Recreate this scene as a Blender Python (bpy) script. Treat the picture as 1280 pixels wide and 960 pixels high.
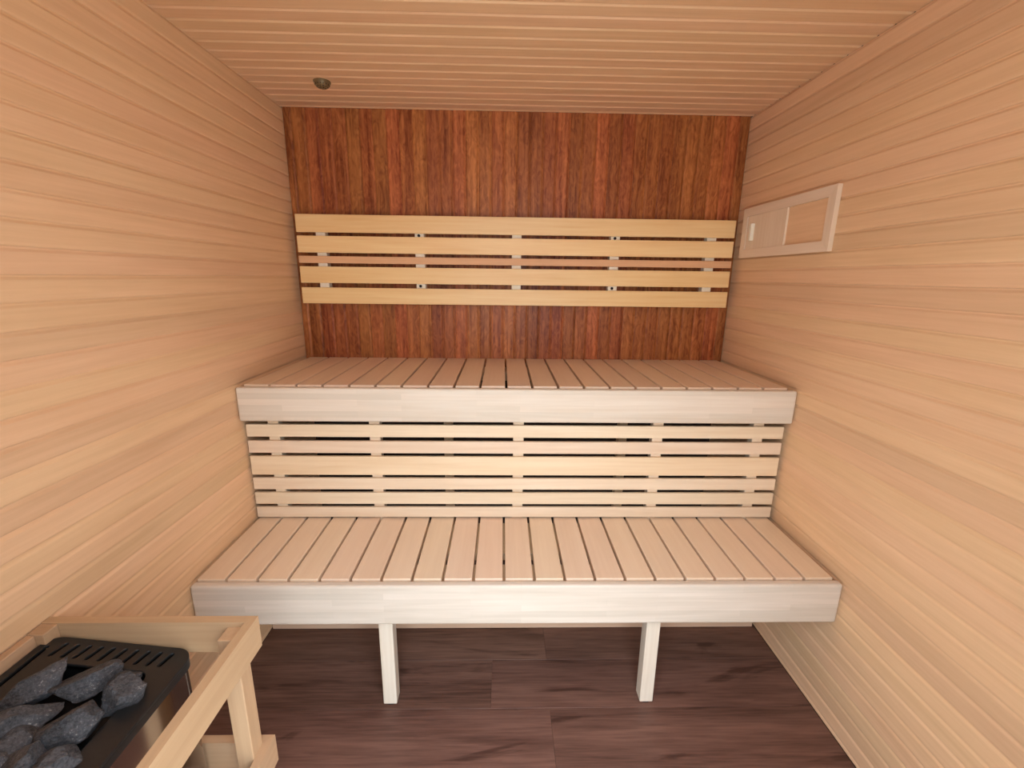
import bpy, bmesh, math, random
from mathutils import Vector, Matrix, noise

for o in list(bpy.data.objects):
    bpy.data.objects.remove(o, do_unlink=True)
S = bpy.context.scene
COL = S.collection
R = math.radians

# ------------------------------------------------------------------ camera
FPX = 555.84                                   # focal length in pixels of a 1280 wide frame
PITCH, YAW, ROLL = -0.2362, 0.0225, 0.0123
cam_d = bpy.data.cameras.new('camera')
cam_d.sensor_width = 36.0
cam_d.sensor_fit = 'HORIZONTAL'
cam_d.lens = 36.0 * FPX / 1280.0
cam_d.clip_start = 0.02
cam = bpy.data.objects.new('camera', cam_d)
COL.objects.link(cam)
cam.location = (-0.0636, -2.108, 1.4101)
fw = Vector((math.sin(YAW) * math.cos(PITCH), math.cos(YAW) * math.cos(PITCH), math.sin(PITCH)))
rt = Vector((math.cos(YAW), -math.sin(YAW), 0))
up = rt.cross(fw)
r2 = math.cos(ROLL) * rt + math.sin(ROLL) * up
u2 = -math.sin(ROLL) * rt + math.cos(ROLL) * up
cam.rotation_euler = Matrix((r2, u2, -fw)).transposed().to_euler()
S.camera = cam

# ------------------------------------------------------------------ room numbers (metres)
H = 2.094            # ceiling
YF = -1.97           # inner face of the front wall; the camera stands in its doorway
DX0, DX1, DZ = -0.42, 0.40, 2.03   # the glazed doorway in the front wall

# ------------------------------------------------------------------ light: overcast daylight through the open doorway
w = bpy.data.worlds.new('overcast_sky')
S.world = w
w.use_nodes = True
bg = w.node_tree.nodes['Background']
SKY = 11.6
wn_, wl_ = w.node_tree.nodes, w.node_tree.links
bg.inputs[0].default_value = (0.80, 0.93, 1.06, 1)
# standard overcast sky: the zenith three times as bright as the horizon
w_tc = wn_.new('ShaderNodeTexCoord'); w_sx = wn_.new('ShaderNodeSeparateXYZ')
w_mx = wn_.new('ShaderNodeMath'); w_mx.operation = 'MAXIMUM'; w_mx.inputs[1].default_value = 0.0
w_ma = wn_.new('ShaderNodeMath'); w_ma.operation = 'MULTIPLY_ADD'
w_ma.inputs[1].default_value = SKY * 2 / 3; w_ma.inputs[2].default_value = SKY / 3
wl_.new(w_tc.outputs['Generated'], w_sx.inputs[0]); wl_.new(w_sx.outputs[2], w_mx.inputs[0])
wl_.new(w_mx.outputs[0], w_ma.inputs[0]); wl_.new(w_ma.outputs[0], bg.inputs[1])
pl = bpy.data.lights.new('doorway_portal', 'AREA')   # portal: guides sky sampling, emits nothing itself
pl.shape = 'RECTANGLE'
pl.size = DX1 - DX0
pl.size_y = DZ
po = bpy.data.objects.new('doorway_portal', pl)
COL.objects.link(po)
po.location = ((DX0 + DX1) / 2, YF - 0.09, DZ / 2)
po.rotation_euler = (R(90), 0, 0)
pl.cycles.is_portal = True

vs = S.view_settings
vs.view_transform = 'Standard'
vs.look = 'None'
vs.gamma = 1.0
vs.use_curve_mapping = False
vs.exposure = 0.0

# ------------------------------------------------------------------ materials
def srgb(r, g, b):
    f = lambda c: ((c / 255 + 0.055) / 1.055) ** 2.4 if c > 10 else c / 255 / 12.92
    return (f(r), f(g), f(b), 1)

def newmat(name):
    m = bpy.data.materials.new(name)
    m.use_nodes = True
    nt = m.node_tree
    return m, nt, nt.nodes, nt.links, nt.nodes['Principled BSDF']

def wood(name, dark, light, axis=0, fine=90.0, coarse=9.0, along=0.035, var=0.10, hue=0.012,
         rough=0.55, bump=0.05, figure=0.0, lam=None, spec=0.35, streak=0.5, knots=None, odd=0.0):
    """timber: fine fibres and broad bands stretched along one object axis, every board with its own tone"""
    m, nt, N, L, B = newmat(name)
    tc = N.new('ShaderNodeTexCoord')
    oi = N.new('ShaderNodeObjectInfo')
    off = N.new('ShaderNodeVectorMath'); off.operation = 'SCALE'
    off.inputs[0].default_value = (31.7, 53.1, 17.9)
    L.new(oi.outputs['Random'], off.inputs['Scale'])
    add = N.new('ShaderNodeVectorMath'); add.operation = 'ADD'
    L.new(tc.outputs['Object'], add.inputs[0]); L.new(off.outputs[0], add.inputs[1])
    def stretched(k):
        mp = N.new('ShaderNodeMapping')
        s = [1, 1, 1]; s[axis] = k
        mp.inputs['Scale'].default_value = s
        L.new(add.outputs[0], mp.inputs['Vector'])
        return mp
    mp = stretched(along)
    n1 = N.new('ShaderNodeTexNoise'); n1.inputs['Scale'].default_value = fine
    n1.inputs['Detail'].default_value = 5; n1.inputs['Roughness'].default_value = 0.62
    L.new(mp.outputs[0], n1.inputs['Vector'])
    mp2 = stretched(along * 2.2)
    n2 = N.new('ShaderNodeTexNoise'); n2.inputs['Scale'].default_value = coarse
    n2.inputs['Detail'].default_value = 3; n2.inputs['Distortion'].default_value = 1.2
    L.new(mp2.outputs[0], n2.inputs['Vector'])
    mx = N.new('ShaderNodeMix'); mx.data_type = 'FLOAT'
    mx.inputs[0].default_value = streak
    L.new(n2.outputs[0], mx.inputs[2]); L.new(n1.outputs[0], mx.inputs[3])
    val = mx.outputs[0]
    if figure:
        mp3 = stretched(0.35)
        n3 = N.new('ShaderNodeTexNoise'); n3.inputs['Scale'].default_value = 38
        n3.inputs['Detail'].default_value = 3; n3.inputs['Distortion'].default_value = 2.5
        L.new(mp3.outputs[0], n3.inputs['Vector'])
        fm = N.new('ShaderNodeMath'); fm.operation = 'MULTIPLY_ADD'
        L.new(n3.outputs[0], fm.inputs[0]); fm.inputs[1].default_value = figure
        fm.inputs[2].default_value = -figure * 0.5
        fa = N.new('ShaderNodeMath'); fa.operation = 'ADD'
        L.new(val, fa.inputs[0]); L.new(fm.outputs[0], fa.inputs[1])
        val = fa.outputs[0]
    if knots:
        mp4 = stretched(0.25)
        n4 = N.new('ShaderNodeTexNoise'); n4.inputs['Scale'].default_value = 7
        n4.inputs['Detail'].default_value = 4; n4.inputs['Distortion'].default_value = 1.5
        L.new(mp4.outputs[0], n4.inputs['Vector'])
        kr = N.new('ShaderNodeMapRange')
        kr.inputs[1].default_value = 0.60; kr.inputs[2].default_value = 0.74
        kr.inputs[3].default_value = 0.0; kr.inputs[4].default_value = -knots
        L.new(n4.outputs[0], kr.inputs[0])
        ka = N.new('ShaderNodeMath'); ka.operation = 'ADD'
        L.new(val, ka.inputs[0]); L.new(kr.outputs[0], ka.inputs[1])
        val = ka.outputs[0]
    cr = N.new('ShaderNodeValToRGB')
    cr.color_ramp.elements[0].position = 0.33; cr.color_ramp.elements[0].color = dark
    cr.color_ramp.elements[1].position = 0.66; cr.color_ramp.elements[1].color = light
    L.new(val, cr.inputs[0])
    col = cr.outputs[0]
    if lam:
        # glued lamellas: long narrow staves of slightly different tone
        a2 = [0, 1, 2]; a2.remove(axis)
        sx = N.new('ShaderNodeSeparateXYZ'); L.new(tc.outputs['Object'], sx.inputs[0])
        cx = N.new('ShaderNodeCombineXYZ')
        L.new(sx.outputs[axis], cx.inputs[0]); L.new(sx.outputs[2], cx.inputs[1])
        bt = N.new('ShaderNodeTexBrick')
        bt.inputs['Color1'].default_value = (1 + lam, 1 + lam, 1 + lam * 1.1, 1)
        bt.inputs['Color2'].default_value = (1 - lam, 1 - lam, 1 - lam * 1.2, 1)
        bt.inputs['Mortar'].default_value = (0.93, 0.91, 0.88, 1)
        bt.inputs['Scale'].default_value = 1.0
        bt.inputs['Mortar Size'].default_value = 0.0002
        bt.inputs['Brick Width'].default_value = 0.42
        bt.inputs['Row Height'].default_value = 0.0215
        bt.offset = 0.37
        L.new(cx.outputs[0], bt.inputs[0])
        mm = N.new('ShaderNodeMix'); mm.data_type = 'RGBA'; mm.blend_type = 'MULTIPLY'
        mm.inputs[0].default_value = 1
        L.new(col, mm.inputs[6]); L.new(bt.outputs[0], mm.inputs[7])
        col = mm.outputs[2]
    hs = N.new('ShaderNodeHueSaturation')
    mr = N.new('ShaderNodeMapRange')
    mr.inputs[3].default_value = 1 - var; mr.inputs[4].default_value = 1 + var
    L.new(oi.outputs['Random'], mr.inputs[0])
    tone = mr.outputs[0]
    if odd:
        # now and then a darker board
        oa = N.new('ShaderNodeMath'); oa.operation = 'ADD'; oa.inputs[1].default_value = 7.31
        L.new(oi.outputs['Random'], oa.inputs[0])
        ow = N.new('ShaderNodeTexWhiteNoise'); ow.noise_dimensions = '1D'
        L.new(oa.outputs[0], ow.inputs['W'])
        og = N.new('ShaderNodeMath'); og.operation = 'GREATER_THAN'; og.inputs[1].default_value = 0.86
        L.new(ow.outputs[0], og.inputs[0])
        om = N.new('ShaderNodeMath'); om.operation = 'MULTIPLY_ADD'; om.inputs[1].default_value = -odd
        L.new(og.outputs[0], om.inputs[0]); L.new(mr.outputs[0], om.inputs[2])
        tone = om.outputs[0]
    L.new(tone, hs.inputs['Value'])
    wn = N.new('ShaderNodeTexWhiteNoise'); wn.noise_dimensions = '1D'
    L.new(oi.outputs['Random'], wn.inputs['W'])
    mr2 = N.new('ShaderNodeMapRange')
    mr2.inputs[3].default_value = 0.5 - hue; mr2.inputs[4].default_value = 0.5 + hue
    L.new(wn.outputs[0], mr2.inputs[0]); L.new(mr2.outputs[0], hs.inputs['Hue'])
    L.new(col, hs.inputs['Color'])
    L.new(hs.outputs[0], B.inputs['Base Color'])
    B.inputs['Roughness'].default_value = rough
    B.inputs['Specular IOR Level'].default_value = spec
    bp = N.new('ShaderNodeBump'); bp.inputs['Strength'].default_value = bump
    bp.inputs['Distance'].default_value = 0.002
    L.new(n1.outputs[0], bp.inputs['Height']); L.new(bp.outputs[0], B.inputs['Normal'])
    return m

WALL_D, WALL_L = srgb(224, 180, 137), srgb(238, 196, 154)
M = {}
M['wall'] = wood('aspen_wall', WALL_D, WALL_L, 1, var=0.022, hue=0.004, coarse=14, bump=0.03, odd=0.08)
M['ceil'] = wood('aspen_ceiling', WALL_D, WALL_L, 0, var=0.022, hue=0.004, coarse=14, bump=0.03)
M['back'] = wood('red_heat_treated_back_wall', srgb(124, 58, 24), srgb(196, 118, 66), 2, var=0.17, hue=0.006,
                 coarse=16, rough=0.45, bump=0.06, figure=0.5, spec=0.3)
M['seat'] = wood('aspen_seat', srgb(232, 200, 170), srgb(240, 211, 182), 1, var=0.025, hue=0.006, coarse=12, bump=0.03, rough=0.42, spec=0.9)
M['fascia'] = wood('laminated_fascia', srgb(218, 198, 175), srgb(231, 215, 196), 0, var=0.01, hue=0.002,
                   coarse=20, lam=0.06, bump=0.03)
M['screen'] = wood('pale_screen', srgb(226, 196, 162), srgb(240, 216, 186), 0, var=0.035, hue=0.006, coarse=18, bump=0.03)
M['screen_warm'] = wood('warm_screen', srgb(230, 196, 156), srgb(242, 214, 178), 0, var=0.02, hue=0.003, coarse=18, bump=0.03)
M['rest'] = wood('honey_backrest', srgb(242, 192, 130), srgb(253, 214, 156), 0, var=0.03, hue=0.005, coarse=14, bump=0.03, rough=0.45, spec=0.6)
M['rest_pink'] = wood('pinkish_backrest', srgb(222, 166, 120), srgb(236, 184, 138), 0, var=0.01, hue=0.002, bump=0.03)
M['batten'] = wood('white_batten', srgb(244, 228, 202), srgb(252, 240, 218), 2, var=0.02, hue=0.003, bump=0.02)
M['joist'] = wood('bench_joist', srgb(215, 178, 140), srgb(228, 196, 160), 0, var=0.03)
M['fascia_grey'] = wood('greyish_laminated_fascia', srgb(210, 193, 173), srgb(226, 210, 192), 0, var=0.01, hue=0.002,
                   coarse=20, lam=0.06, bump=0.03)
M['leg'] = wood('pale_leg', srgb(220, 200, 174), srgb(236, 220, 198), 2, var=0.02, hue=0.003, bump=0.03)
M['guard_x'] = wood('guard_rail_across', srgb(184, 146, 110), srgb(200, 163, 126), 0, var=0.03, hue=0.004, coarse=16)
M['guard_y'] = wood('guard_rail_along', srgb(184, 146, 110), srgb(200, 163, 126), 1, var=0.03, hue=0.004, coarse=16)
M['guard_z'] = wood('guard_post', srgb(184, 146, 110), srgb(200, 163, 126), 2, var=0.03, hue=0.004, coarse=16)
M['hatch_y'] = wood('hatch_frame_rail', srgb(232, 204, 174), srgb(242, 217, 190), 1, var=0.02, hue=0.003, coarse=16)
M['hatch_z'] = wood('hatch_frame_stile', srgb(232, 204, 174), srgb(242, 217, 190), 2, var=0.02, hue=0.003, coarse=16)
M['floor'] = wood('dark_vinyl_plank', srgb(82, 54, 43), srgb(136, 98, 82), 0, fine=120, coarse=9, along=0.05, var=0.03,
                  hue=0.004, rough=0.5, bump=0.02, figure=0.0, spec=0.4, streak=0.5, knots=0.30)

def plain(name, c, rough=0.6, metal=0.0, spec=0.5, nscale=0, namp=0.0, bump=0.0):
    m, nt, N, L, B = newmat(name)
    B.inputs['Roughness'].default_value = rough
    B.inputs['Metallic'].default_value = metal
    B.inputs['Specular IOR Level'].default_value = spec
    B.inputs['Base Color'].default_value = c
    if nscale:
        tc = N.new('ShaderNodeTexCoord')
        n = N.new('ShaderNodeTexNoise'); n.inputs['Scale'].default_value = nscale
        n.inputs['Detail'].default_value = 6
        L.new(tc.outputs['Object'], n.inputs['Vector'])
        cr = N.new('ShaderNodeValToRGB')
        cr.color_ramp.elements[0].position = 0.3; cr.color_ramp.elements[1].position = 0.7
        cr.color_ramp.elements[0].color = tuple(x * (1 - namp) for x in c[:3]) + (1,)
        cr.color_ramp.elements[1].color = tuple(min(1, x * (1 + namp)) for x in c[:3]) + (1,)
        L.new(n.outputs[0], cr.inputs[0]); L.new(cr.outputs[0], B.inputs['Base Color'])
        if bump:
            bp = N.new('ShaderNodeBump'); bp.inputs['Strength'].default_value = bump
            bp.inputs['Distance'].default_value = 0.003
            L.new(n.outputs[0], bp.inputs['Height']); L.new(bp.outputs[0], B.inputs['Normal'])
    return m

M['substrate'] = plain('wall_substrate', srgb(60, 44, 34), 0.9, nscale=20, namp=0.2)
M['steel'] = plain('brushed_steel', (0.42, 0.39, 0.37, 1), 0.14, 1.0, nscale=6, namp=0.03)
M['black'] = plain('black_enamel', srgb(34, 32, 31), 0.42, 0.0, 0.5, nscale=60, namp=0.15)
M['dark_metal'] = plain('dark_basket', srgb(22, 20, 19), 0.6, 0.3, nscale=40, namp=0.2)
M['screw'] = plain('dark_screw', srgb(26, 24, 26), 0.4, 0.6, nscale=50, namp=0.2)
M['rubber'] = plain('rubber_foot', srgb(28, 26, 25), 0.8, nscale=50, namp=0.2)
M['sensor'] = plain('aged_bronze', srgb(128, 108, 74), 0.5, 0.35, nscale=80, namp=0.2)
M['hole'] = plain('dark_hole', srgb(40, 28, 22), 0.8, nscale=50, namp=0.2)
M['ground'] = plain('bounce_ground', srgb(205, 200, 192), 0.9, nscale=4, namp=0.1)

def stone_material():
    m, nt, N, L, B = newmat('grey_sauna_stone')
    tc = N.new('ShaderNodeTexCoord'); oi = N.new('ShaderNodeObjectInfo')
    n1 = N.new('ShaderNodeTexNoise'); n1.inputs['Scale'].default_value = 260; n1.inputs['Detail'].default_value = 4
    n1.inputs['Roughness'].default_value = 0.7
    n2 = N.new('ShaderNodeTexNoise'); n2.inputs['Scale'].default_value = 22; n2.inputs['Detail'].default_value = 5
    for n in (n1, n2):
        L.new(tc.outputs['Object'], n.inputs['Vector'])
    mx = N.new('ShaderNodeMix'); mx.data_type = 'FLOAT'; mx.inputs[0].default_value = 0.45
    L.new(n1.outputs[0], mx.inputs[2]); L.new(n2.outputs[0], mx.inputs[3])
    cr = N.new('ShaderNodeValToRGB')
    e = cr.color_ramp.elements
    e[0].position = 0.38; e[0].color = srgb(36, 35, 36)
    e[1].position = 0.60; e[1].color = srgb(90, 88, 90)
    x = cr.color_ramp.elements.new(0.68); x.color = srgb(176, 170, 164)
    L.new(mx.outputs[0], cr.inputs[0])
    hs = N.new('ShaderNodeHueSaturation')
    mr = N.new('ShaderNodeMapRange'); mr.inputs[3].default_value = 0.85; mr.inputs[4].default_value = 1.2
    L.new(oi.outputs['Random'], mr.inputs[0]); L.new(mr.outputs[0], hs.inputs['Value'])
    L.new(cr.outputs[0], hs.inputs['Color']); L.new(hs.outputs[0], B.inputs['Base Color'])
    B.inputs['Roughness'].default_value = 0.75
    bp = N.new('ShaderNodeBump'); bp.inputs['Strength'].default_value = 0.9; bp.inputs['Distance'].default_value = 0.003
    L.new(mx.outputs[0], bp.inputs['Height']); L.new(bp.outputs[0], B.inputs['Normal'])
    return m
M['stone'] = stone_material()

# ------------------------------------------------------------------ helpers
def link(name, data, mat=None, parent=None, loc=(0, 0, 0)):
    """loc is a world position; a child gets it relative to its parent chain (parents carry only a location)"""
    o = bpy.data.objects.new(name, data)
    COL.objects.link(o)
    base = Vector((0, 0, 0))
    p = parent
    while p is not None:
        base += p.location
        p = p.parent
    o.location = Vector(loc) - base
    o.parent = parent
    if data is not None and mat is not None and not data.materials:
        data.materials.append(M[mat] if isinstance(mat, str) else mat)
    return o

def tag(o, label, cat, group=None):
    o['label'] = label
    o['category'] = cat
    if group:
        o['group'] = group
    return o

def struct(o, label=None):
    o['kind'] = 'structure'
    if label:
        o['label'] = label
    return o

def thing(name, loc, label, cat, group=None):
    return tag(link(name, None, None, None, loc), label, cat, group)

def finish(bm, name, smooth=False):
    bmesh.ops.recalc_face_normals(bm, faces=bm.faces)
    me = bpy.data.meshes.new(name)
    bm.to_mesh(me); bm.free()
    if smooth:
        for p in me.polygons:
            p.use_smooth = True
    return me

CACHE = {}
def box(sx, sy, sz, bev=0.002, seg=2, mat=None):
    """a box centred on its origin with rounded arrises; alike boxes share one mesh"""
    key = (round(sx, 4), round(sy, 4), round(sz, 4), bev, seg, mat)
    if key in CACHE:
        return CACHE[key]
    bm = bmesh.new()
    bmesh.ops.create_cube(bm, size=1)
    bmesh.ops.scale(bm, verts=bm.verts, vec=(sx, sy, sz))
    if bev:
        bmesh.ops.bevel(bm, geom=list(bm.edges), offset=bev, segments=seg, profile=0.5, affect='EDGES')
    me = finish(bm, 'board')
    CACHE[key] = me
    return me

def part_box(name, x0, x1, y0, y1, z0, z1, mat, parent, bev=0.002, seg=2):
    me = box(x1 - x0, y1 - y0, z1 - z0, bev, seg, mat)
    return link(name, me, mat, parent, ((x0 + x1) / 2, (y0 + y1) / 2, (z0 + z1) / 2))

def prism(pts, vec, name='prism'):
    """extrude a closed polygon of 3D points along vec"""
    bm = bmesh.new()
    a = [bm.verts.new(p) for p in pts]
    b = [bm.verts.new(Vector(p) + Vector(vec)) for p in pts]
    n = len(pts)
    bm.faces.new(a); bm.faces.new(b[::-1])
    for i in range(n):
        bm.faces.new((a[i], a[(i + 1) % n], b[(i + 1) % n], b[i]))
    return finish(bm, name)

# ------------------------------------------------------------------ setting: boarded walls and ceiling
def profile(p):
    """tongue and groove board of pitch p: (across, depth); a slope at the far edge runs down into a shallow groove"""
    return [(0.0001, -0.011), (0.0001, -0.0029), (0.0014, -0.0011), (0.0036, -0.0003), (0.0064, 0.0), (p - 0.0100, 0.0),
            (p - 0.0088, -0.0005), (p - 0.0040, -0.0034), (p - 0.0001, -0.0036), (p - 0.0001, -0.011)]

PITCHW = 0.0533

def clip_profile(pr, lo, hi):
    out = []
    n = len(pr)
    def edge(pts, f, inter):
        res = []
        for i in range(len(pts)):
            a, b = pts[i], pts[(i + 1) % len(pts)]
            if f(a): res.append(a)
            if f(a) != f(b): res.append(inter(a, b))
        return res
    def cut(v):
        return lambda a, b: (v, a[1] + (b[1] - a[1]) * (v - a[0]) / (b[0] - a[0]))
    out = edge(pr, lambda q: q[0] >= lo, cut(lo))
    return edge(out, lambda q: q[0] <= hi, cut(hi))

def boarded(parent, start, end, pitch, phase, make, mat, place):
    """boards from start to end whose grooves sit at phase + k*pitch"""
    k = math.floor((start - phase) / pitch)
    shared = None
    while phase + k * pitch < end - 1e-4:
        g = phase + k * pitch
        lo, hi = max(start - g, 0), min(end - g, pitch)
        if hi - lo > 0.004:
            if lo == 0 and hi == pitch:
                if shared is None:
                    shared = make(profile(pitch))
                me = shared
            else:
                me = make(clip_profile(profile(pitch), lo, hi))
            link('plank', me, mat, parent, place(g))
        k += 1

LEN = -YF
LSIDE = LEN + 0.022     # side boards run on a little behind the back wall boards
# side walls: groove (slope) at the top of each board
wl = struct(part_box('wall_left', -1.06, -1.011, YF, 0.022, -0.06, H, 'substrate', None, 0),
            'left wall of narrow horizontal pale aspen boards')
boarded(wl, 0.0, H, PITCHW, 2.0425 - 38 * PITCHW,
        lambda pr: prism([(d, 0, a) for a, d in pr], (0, LSIDE, 0)), 'wall', lambda g: (-1, YF, g))
wr = struct(part_box('wall_right', 1.011, 1.06, YF, 0.022, -0.06, H, 'substrate', None, 0),
            'right wall of narrow horizontal pale aspen boards')
boarded(wr, 0.0, H, PITCHW, 0.0137,
        lambda pr: prism([(-d, 0, a) for a, d in pr], (0, LSIDE, 0)), 'wall', lambda g: (1, YF, g))
# back wall of upright boards
wb = struct(part_box('wall_back', -1.06, 1.06, 0.022, 0.07, -0.06, H, 'substrate', None, 0),
            'back wall of narrow upright reddish brown boards')
boarded(wb, -0.9972, 0.9972, 0.0565, -1.02,
        lambda pr: prism([(a, -d, 0) for a, d in pr], (0, 0, H - 0.97)), 'back', lambda g: (g, 0, 0.97))  # boards left off below the seat; dark backing imitates shade in bench gaps
# ceiling, sloped edge of each board faces the doorway
ce = struct(part_box('ceiling', -1.06, 1.06, YF, 0.07, H + 0.011, H + 0.06, 'substrate', None, 0),
            'low ceiling of narrow aspen boards running across')
PC = 0.0583
boarded(ce, 0.0, LEN + 0.0, PC, 0.0165 - PC,
        lambda pr: prism([(0, -a, -d) for a, d in pr], (2.016, 0, 0)), 'ceil', lambda g: (-1.008, -g, H))

# floor of dark vinyl planks
fl = struct(part_box('floor', -1.011, 1.011, YF, 0.022, -0.06, -0.006, 'substrate', None, 0),
            'dark brown wood look vinyl plank floor')
random.seed(4)
rows = []
y = -0.52 + 0.195 * 2
while y > YF + 0.01:
    rows.append((max(y - 0.195, YF), min(y, 0))); y -= 0.195
rows.insert(0, (-0.13, 0.0))
joints = {3: 0.112, 4: -0.094, 5: 0.104, 6: 0.75}
for i, (y0, y1) in enumerate(rows):
    j = joints.get(i, random.uniform(-0.8, 0.8))
    xs = [-0.9975]
    e = j
    while e > -1.0: e -= 1.22
    e += 1.22
    while e < 1.0:
        xs.append(e); e += 1.22
    xs.append(0.9975)
    for a, b in zip(xs[:-1], xs[1:]):
        part_box('plank', a + 0.0002, b - 0.0002, y0 + 0.0002, y1 - 0.0002, -0.006, 0.0, 'floor', fl, 0.0005, 1)

# front wall behind the camera with an open doorway
bm = bmesh.new()
for (x0, x1, z0, z1) in ((-1.06, DX0, 0, H), (DX1, 1.06, 0, H), (DX0, DX1, DZ, H)):
    g = bmesh.ops.create_cube(bm, size=1)['verts']
    bmesh.ops.scale(bm, verts=g, vec=(x1 - x0, 0.08, z1 - z0))
    bmesh.ops.translate(bm, verts=g, vec=((x0 + x1) / 2, YF - 0.04, (z0 + z1) / 2))
struct(link('wall_front', finish(bm, 'wall_front'), 'hatch_z'), 'front wall of pale wood around the open doorway')
gd = struct(part_box('ground', -6, 6, -9.0, YF - 0.08, -0.16, -0.06, 'ground', None, 0), 'unseen grey ground added outside the doorway to bounce sky light')  # added out of view: blocks sky from below, bounces light to the ceiling

# ------------------------------------------------------------------ upper bench
ZU, YU = 1.029, -0.587
ub = thing('sauna_bench', (0, -0.29, 0), 'upper wall to wall sauna bench with thick whitish fascia below the backrest', 'bench')
for k in range(21):
    a = -0.89 + 0.09345 * (k - 1) + 0.0042
    b = -0.89 + 0.09345 * k - 0.0042
    a = max(a, -0.9855); b = min(b, 0.9855)
    part_box('seat_slat', a, b, YU + 0.028, -0.004, ZU - 0.026, ZU, 'seat', ub, 0.0022, 2)
part_box('fascia', -0.9955, 0.9955, YU, YU + 0.027, ZU - 0.129, ZU - 0.0055, 'fascia', ub, 0.007, 3)
part_box('joist', -0.985, 0.985, -0.19, -0.08, ZU - 0.066, ZU - 0.026, 'joist', ub)
part_box('joist', -0.985, 0.985, YU + 0.028, YU + 0.070, ZU - 0.096, ZU - 0.026, 'joist', ub)
for x in (-0.291, 0.453):
    part_box('leg', x - 0.018, x + 0.018, -0.32, -0.284, 0.0, ZU - 0.026, 'joist', ub)

# ------------------------------------------------------------------ slatted screen below it
sc = thing('slatted_screen', (0, -0.55, 0), 'screen of horizontal pale slats closing the front between the two benches', 'screen')
YS = -0.560
for i, (z0, z1) in enumerate(((0.833, 0.880), (0.770, 0.817), (0.683, 0.757), (0.624, 0.670), (0.5635, 0.6105), (0.5085, 0.5505), (0.002, 0.070))):
    part_box('slat', -0.992, 0.986, YS, YS + 0.012, z0, z1, 'screen_warm' if i == 2 else 'joist' if i == 6 else 'screen', sc, 0.002, 2)
for x in (-0.899, -0.532, -0.002, 0.518, 0.897):
    part_box('batten', x - 0.0195, x + 0.0195, YS + 0.012, YS + 0.044, 0.0, 0.905, 'screen', sc)

# ------------------------------------------------------------------ lower bench
ZL, YL = 0.503, -0.940
lb = thing('sauna_bench', (0, -0.73, 0), 'lower sauna bench with laminated whitish fascia on two square legs over the floor', 'bench')
for k in range(21):
    a = -0.903 + 0.09432 * (k - 1) + 0.0042
    b = -0.903 + 0.09432 * k - 0.0042
    a = max(a, -0.9890); b = min(b, 0.9800)
    part_box('seat_slat', a, b, YL + 0.028, YS + 0.0115, ZL - 0.026, ZL, 'seat', lb, 0.0022, 2)
part_box('fascia', -0.9955, 0.9945, YL, YL + 0.027, ZL - 0.143, ZL - 0.0045, 'fascia_grey', lb, 0.008, 3)
part_box('joist', -0.985, 0.985, -0.745, YS + 0.012, ZL - 0.054, ZL - 0.026, 'joist', lb)
part_box('joist', -0.985, 0.985, YL + 0.028, -0.805, ZL - 0.060, ZL - 0.026, 'joist', lb)
for x in (-0.433, 0.4345):
    lg = part_box('leg', x - 0.0225, x + 0.0225, -0.896, -0.851, 0.006, ZL - 0.060, 'leg', lb, 0.003, 2)
    part_box('foot_pad', x - 0.010, x + 0.010, -0.893, -0.862, 0.0, 0.006, 'rubber', lg, 0.001, 1)

# ------------------------------------------------------------------ backrest
br = thing('backrest', (0, -0.03, 1.28), 'honey coloured slatted backrest hung on the red boarded back wall', 'backrest')
for i, (z0, z1) in enumerate(((1.590, 1.6645), (1.5045, 1.5755), (1.4600, 1.4905), (1.3740, 1.4455), (1.2835, 1.3545))):
    part_box('slat', -0.967, 0.966, -0.050, -0.036, z0, z1, 'rest_pink' if i == 2 else 'rest', br, 0.002, 2)
def disc(rad, depth, seg=16):
    bm = bmesh.new()
    bmesh.ops.create_cone(bm, cap_ends=True, segments=seg, radius1=rad, radius2=rad, depth=depth)
    bmesh.ops.rotate(bm, verts=bm.verts, matrix=Matrix.Rotation(R(90), 3, 'X'))
    return finish(bm, 'disc')
screw_me = disc(0.0062, 0.004)
for i, x in enumerate((-0.868, -0.4345, -0.0035, 0.4365, 0.871)):
    bt = part_box('batten', x - 0.021, x + 0.021, -0.036, -0.0005, 1.286, 1.662, 'batten', br)
    if i in (1, 3):
        for z in (1.5825, 1.3645):
            link('screw', screw_me, 'screw', bt, (x - 0.002, -0.037, z))

# ------------------------------------------------------------------ ventilation hatch on the right wall
vh = thing('ventilation_hatch', (0.99, -0.345, 1.5), 'pale wooden ventilation hatch with a sliding door on the right wall', 'hatch')
VY0, VY1, VZ0, VZ1, FW = -0.628, -0.072, 1.503, 1.7075, 0.034
FX = 0.984
part_box('back_panel', 0.9955, 0.9995, VY0 + 0.01, VY1 - 0.01, VZ0 + 0.01, VZ1 - 0.01, 'wall', vh, 0.0005, 1)
for z, s in ((VZ0, 1), (VZ1, -1)):
    link('frame_rail', prism([(0, VY0, z), (0, VY1, z), (0, VY1 - FW, z + s * FW), (0, VY0 + FW, z + s * FW)],
         (0.0115, 0, 0)), 'hatch_y', vh, (FX, 0, 0))
for yv, s in ((VY0, 1), (VY1, -1)):
    link('frame_stile', prism([(0, yv, VZ0), (0, yv, VZ1), (0, yv + s * FW, VZ1 - FW), (0, yv + s * FW, VZ0 + FW)],
         (0.0155, 0, 0)), 'hatch_z', vh, (FX, 0, 0))
sd = part_box('sliding_door', 0.9875, 0.9955, -0.378, VY1 - FW - 0.003, VZ0 + FW, VZ1 - FW, 'hatch_z', vh, 0.0008, 1)
part_box('handle', 0.972, 0.9875, -0.166, -0.152, 1.571, 1.640, 'batten', sd, 0.001, 1)

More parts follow.
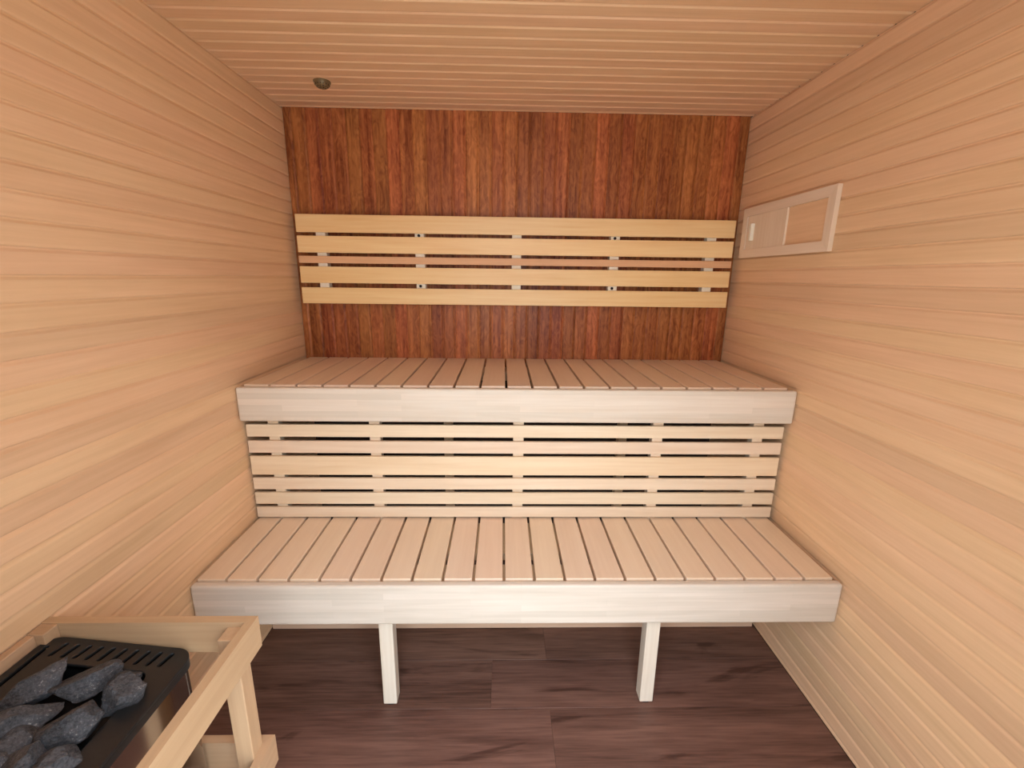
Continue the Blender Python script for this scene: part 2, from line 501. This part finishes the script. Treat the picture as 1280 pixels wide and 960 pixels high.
# ------------------------------------------------------------------ ceiling sensor
sn = thing('temperature_sensor', (-0.728, -0.262, H), 'small perforated bronze dome sensor on the ceiling', 'sensor')
def lathe(prof, seg=28):
    bm = bmesh.new()
    rings = []
    for r_, z_ in prof:
        rings.append([bm.verts.new((r_ * math.cos(2 * math.pi * i / seg), r_ * math.sin(2 * math.pi * i / seg), z_)) for i in range(seg)]
                     if r_ > 1e-6 else [bm.verts.new((0, 0, z_))])
    for a, b in zip(rings[:-1], rings[1:]):
        for i in range(seg):
            j = (i + 1) % seg
            if len(a) == 1: bm.faces.new((a[0], b[j], b[i]))
            elif len(b) == 1: bm.faces.new((a[i], a[j], b[0]))
            else: bm.faces.new((a[i], a[j], b[j], b[i]))
    return finish(bm, 'lathe', True)
RD, HD = 0.0285, 0.021
dome = [(RD + 0.002, 0), (RD + 0.002, -0.003)] + [(RD * math.cos(t * math.pi / 16), -0.003 - HD * math.sin(t * math.pi / 16)) for t in range(0, 9)]
link('dome', lathe(dome), 'sensor', sn, (-0.728, -0.262, H))
bm = bmesh.new()
for el, n in ((28, 16), (48, 12), (66, 7)):
    for i in range(n):
        az = 2 * math.pi * (i + 0.3 * (el % 3)) / n
        e = R(el)
        p = Vector((RD * math.cos(e) * math.cos(az), RD * math.cos(e) * math.sin(az), -0.003 - HD * math.sin(e)))
        nrm = Vector((math.cos(e) * math.cos(az) / RD, math.cos(e) * math.sin(az) / RD, -math.sin(e) / HD)).normalized()
        mt = Matrix.Translation(p) @ nrm.to_track_quat('Z', 'Y').to_matrix().to_4x4()
        bmesh.ops.create_cone(bm, cap_ends=True, segments=8, radius1=0.0023, radius2=0.0023, depth=0.0008, matrix=mt)
po_ = link('perforation', finish(bm, 'perforation'), 'hole', sn, (-0.728, -0.262, H))
po_['kind'] = 'stuff'

# ------------------------------------------------------------------ heater
HX0, HX1, HY0, HY1 = -0.977, -0.694, -1.760, -1.331
def ztop(x):                                  # the black top plate falls towards the room
    return 0.690 - 0.13 * (x - HX0)
ht = thing('sauna_heater', ((HX0 + HX1) / 2, (HY0 + HY1) / 2, 0.16), 'steel wall heater with black slotted top holding grey stones', 'heater')

def rrect(x0, x1, y0, y1, r, seg=6):
    pts = []
    for cx, cy, a0 in ((x1 - r, y1 - r, 0), (x0 + r, y1 - r, 90), (x0 + r, y0 + r, 180), (x1 - r, y0 + r, 270)):
        for i in range(seg + 1):
            a = R(a0 + 90 * i / seg)
            pts.append((cx + r * math.cos(a), cy + r * math.sin(a)))
    return pts

def filled(outer, holes, thick, bev):
    """flat plate with holes from a filled 2D curve"""
    cu = bpy.data.curves.new('plate', 'CURVE')
    cu.dimensions = '2D'; cu.fill_mode = 'BOTH'
    cu.extrude = thick / 2 - bev; cu.bevel_depth = bev; cu.bevel_resolution = 2
    for pts in [outer] + holes:
        sp = cu.splines.new('POLY'); sp.points.add(len(pts) - 1)
        for p, (x, y_) in zip(sp.points, pts):
            p.co = (x, y_, 0, 1)
        sp.use_cyclic_u = True
    ob = bpy.data.objects.new('plate_curve', cu)
    COL.objects.link(ob)
    me = bpy.data.meshes.new_from_object(ob.evaluated_get(bpy.context.evaluated_depsgraph_get()))
    bpy.data.objects.remove(ob, do_unlink=True)
    bpy.data.curves.remove(cu)
    return me

holes = [rrect(-0.925, -0.738, HY0 + 0.050, -1.387, 0.022)]
for k in range(10):
    x = -0.936 + 0.0227 * k
    holes.append([(a + (b + 1.36) * 0.2, b) for a, b in rrect(x - 0.0052, x + 0.0052, -1.378, -1.342, 0.0050, 4)])
yy = -1.352
while yy > HY0 + 0.13:
    holes.append(rrect(-0.9665, -0.9555, yy - 0.118, yy, 0.0053, 4))
    yy -= 0.126
pm = filled(rrect(HX0, HX1, HY0, HY1, 0.030, 8), holes, 0.006, 0.0015)
for v in pm.vertices:
    v.co.z += ztop(v.co.x) - 0.003
pm.update()
rm = filled(rrect(HX0, HX1, HY0, HY1, 0.030, 8), [rrect(HX0 + 0.005, HX1 - 0.005, HY0 + 0.005, HY1 - 0.005, 0.026, 8)], 0.016, 0.001)
for v in rm.vertices:
    v.co.z += ztop(v.co.x) - 0.014
rm.update()
link('rim', rm, 'black', ht)
tp = link('top_plate', pm, 'black', ht)
# steel body
bm = bmesh.new()
ring = rrect(HX0 + 0.004, HX1 - 0.004, HY0 + 0.004, HY1 - 0.006, 0.024, 12)
lo = [bm.verts.new((x, y_, 0.16)) for x, y_ in ring]
hi = [bm.verts.new((x, y_, ztop(x) - 0.022)) for x, y_ in ring]
n = len(ring)
for i in range(n):
    f = bm.faces.new((lo[i], lo[(i + 1) % n], hi[(i + 1) % n], hi[i]))
bm.faces.new(lo[::-1])
me = bpy.data.meshes.new('body'); bmesh.ops.recalc_face_normals(bm, faces=bm.faces); bm.to_mesh(me); bm.free()
link('body', me, 'steel', ht)
# stone basket inside
bm = bmesh.new()
ring = rrect(-0.935, -0.728, HY0 + 0.040, -1.379, 0.022, 5)
lo = [bm.verts.new((x, y_, 0.630)) for x, y_ in ring]
hi = [bm.verts.new((x, y_, ztop(x) - 0.023)) for x, y_ in ring]
n = len(ring)
for i in range(n):
    bm.faces.new((lo[i], lo[(i + 1) % n], hi[(i + 1) % n], hi[i]))
bm.faces.new(lo)
me = bpy.data.meshes.new('stone_basket'); bm.to_mesh(me); bm.free()
link('stone_basket', me, 'dark_metal', ht)
bm = bmesh.new()  # added dark tray standing in for the shade under the slots
ring = rrect(HX0 + 0.007, HX1 - 0.007, HY0 + 0.007, HY1 - 0.009, 0.022, 5)
lo = [bm.verts.new((x, y_, 0.56)) for x, y_ in ring]
hi = [bm.verts.new((x, y_, ztop(x) - 0.008)) for x, y_ in ring]
for i in range(len(ring)):
    bm.faces.new((lo[i], lo[(i + 1) % len(ring)], hi[(i + 1) % len(ring)], hi[i]))
bm.faces.new(lo)
me = bpy.data.meshes.new('slot_shade_tray'); bm.to_mesh(me); bm.free()
link('slot_shade_tray', me, 'dark_metal', ht)
# brackets fixing it to the wall
for yb in (-1.66, -1.43):
    part_box('bracket', -0.9995, HX0 + 0.006, yb - 0.02, yb + 0.02, 0.30, 0.60, 'steel', ht, 0.002, 1)

# ------------------------------------------------------------------ stones
def stone_mesh(seed, lx, ly, lz):
    rnd = random.Random(seed)
    bm = bmesh.new()
    bmesh.ops.create_icosphere(bm, subdivisions=4, radius=1)
    planes = []
    for i in range(11):
        v = Vector((rnd.gauss(0, 1), rnd.gauss(0, 1), rnd.gauss(0, 1))).normalized()
        planes.append((v, rnd.uniform(0.60, 0.92)))
    o = Vector((rnd.uniform(0, 50), rnd.uniform(0, 50), rnd.uniform(0, 50)))
    for v in bm.verts:
        d = v.co.normalized()
        r_ = 1.12
        for nrm, k in planes:
            c = d.dot(nrm)
            if c > 1e-3:
                r_ = min(r_, k / c)
        r_ *= 1 + 0.06 * noise.noise(d * 3 + o) + 0.035 * noise.noise(d * 8 + o) + 0.018 * noise.noise(d * 19 + o)
        v.co = Vector((d.x * r_ * lx, d.y * r_ * ly, d.z * r_ * lz))
    return finish(bm, 'stone')

# x, y, z, heading, half sizes, tilt, label
STONES = [
    (-0.902, -1.440, 0.682, 54, 0.056, 0.030, 0.025, 'long grey stone lying along the wall side of the heater opening'),
    (-0.832, -1.422, 0.668, 50, 0.046, 0.029, 0.026, 'grey stone below the row of slots, between the long stone and the pointed one'),
    (-0.786, -1.404, 0.656, 20, 0.030, 0.018, 0.018, 'small low stone tucked against the slotted edge of the heater top'),
    (-0.744, -1.444, 0.672, 80, 0.042, 0.028, 0.028, 'pointed grey stone at the room side corner of the heater opening'),
    (-0.777, -1.502, 0.670, 30, 0.043, 0.038, 0.030, 'broad bluish grey stone in the middle of the heater opening'),
    (-0.868, -1.502, 0.674, 63, 0.052, 0.028, 0.028, 'tapering dark stone between the long wall side stone and the bluish one'),
    (-0.838, -1.530, 0.664, 50, 0.028, 0.024, 0.026, 'small stone wedged behind the upright narrow stone'),
    (-0.800, -1.560, 0.668, 88, 0.032, 0.025, 0.030, 'narrow upright stone beside the small wedged one'),
    (-0.842, -1.580, 0.668, 100, 0.026, 0.024, 0.026, 'rounded stone on the wall side of the narrow upright stone'),
    (-0.756, -1.568, 0.664, 38, 0.038, 0.024, 0.024, 'flat stone below the bluish one at the room side rim'),
    (-0.892, -1.562, 0.664, 80, 0.034, 0.024, 0.026, 'dark stone beside the wall side rim below the tapering one'),
    (-0.888, -1.645, 0.668, 20, 0.036, 0.031, 0.028, 'stone in the wall side corner far from the slots'),
    (-0.824, -1.650, 0.668, 95, 0.036, 0.030, 0.028, 'stone midway along the edge opposite the slots'),
    (-0.765, -1.645, 0.656, 60, 0.036, 0.027, 0.024, 'stone in the room side corner far from the slots'),
]
for i, (x, y_, z, hd, lx, ly, lz, lab) in enumerate(STONES):
    o = link('sauna_stone', stone_mesh(11 + i * 7, lx * 1.06, ly * 1.06, lz * 1.04), 'stone', None, (x, y_, z))
    o.rotation_euler = (R((i * 37) % 17 - 8), R((i * 53) % 21 - 10), R(hd))
    tag(o, lab, 'stone', 'stones on the heater')

# ------------------------------------------------------------------ wooden guard around the heater
gx0, gx1 = -0.9995, -0.572
gy0, gy1 = -1.800, -1.305
T = 0.018
gu = thing('heater_guard', ((gx0 + gx1) / 2, (gy0 + gy1) / 2, 0.32), 'pale wooden guard rail fixed to the wall around the heater', 'guard rail')
def rails(z0, z1):
    # far and near rails run across and meet the side rail in mitres
    link('rail', prism([(gx0, gy1, 0), (gx1, gy1, 0), (gx1 - T, gy1 - T, 0), (gx0, gy1 - T, 0)], (0, 0, z1 - z0)), 'guard_x', gu, (0, 0, z0))
    link('rail', prism([(gx0, gy0, 0), (gx1, gy0, 0), (gx1 - T, gy0 + T, 0), (gx0, gy0 + T, 0)], (0, 0, z1 - z0)), 'guard_x', gu, (0, 0, z0))
    link('rail', prism([(gx1, gy0, 0), (gx1, gy1, 0), (gx1 - T, gy1 - T, 0), (gx1 - T, gy0 + T, 0)], (0, 0, z1 - z0)), 'guard_y', gu, (0, 0, z0))
rails(0.640, 0.713)
rails(0.325, 0.397)
for yb in (gy1 - T - 0.036, gy0 + T):
    part_box('post', gx1 - T - 0.036, gx1 - T, yb, yb + 0.036, 0.330, 0.702, 'guard_z', gu)
for z0, z1 in ((0.640, 0.713), (0.325, 0.397)):
    for yb in (gy1 - T - 0.030, gy0 + T):
        part_box('wall_block', -0.9995, -0.966, yb, yb + 0.030, z0 + 0.002, z1 - 0.001, 'guard_x', gu)
    part_box('wall_rail', -0.9995, -0.983, gy0 + T + 0.030, gy1 - T - 0.030, z0, z1 - 0.002, 'guard_y', gu)
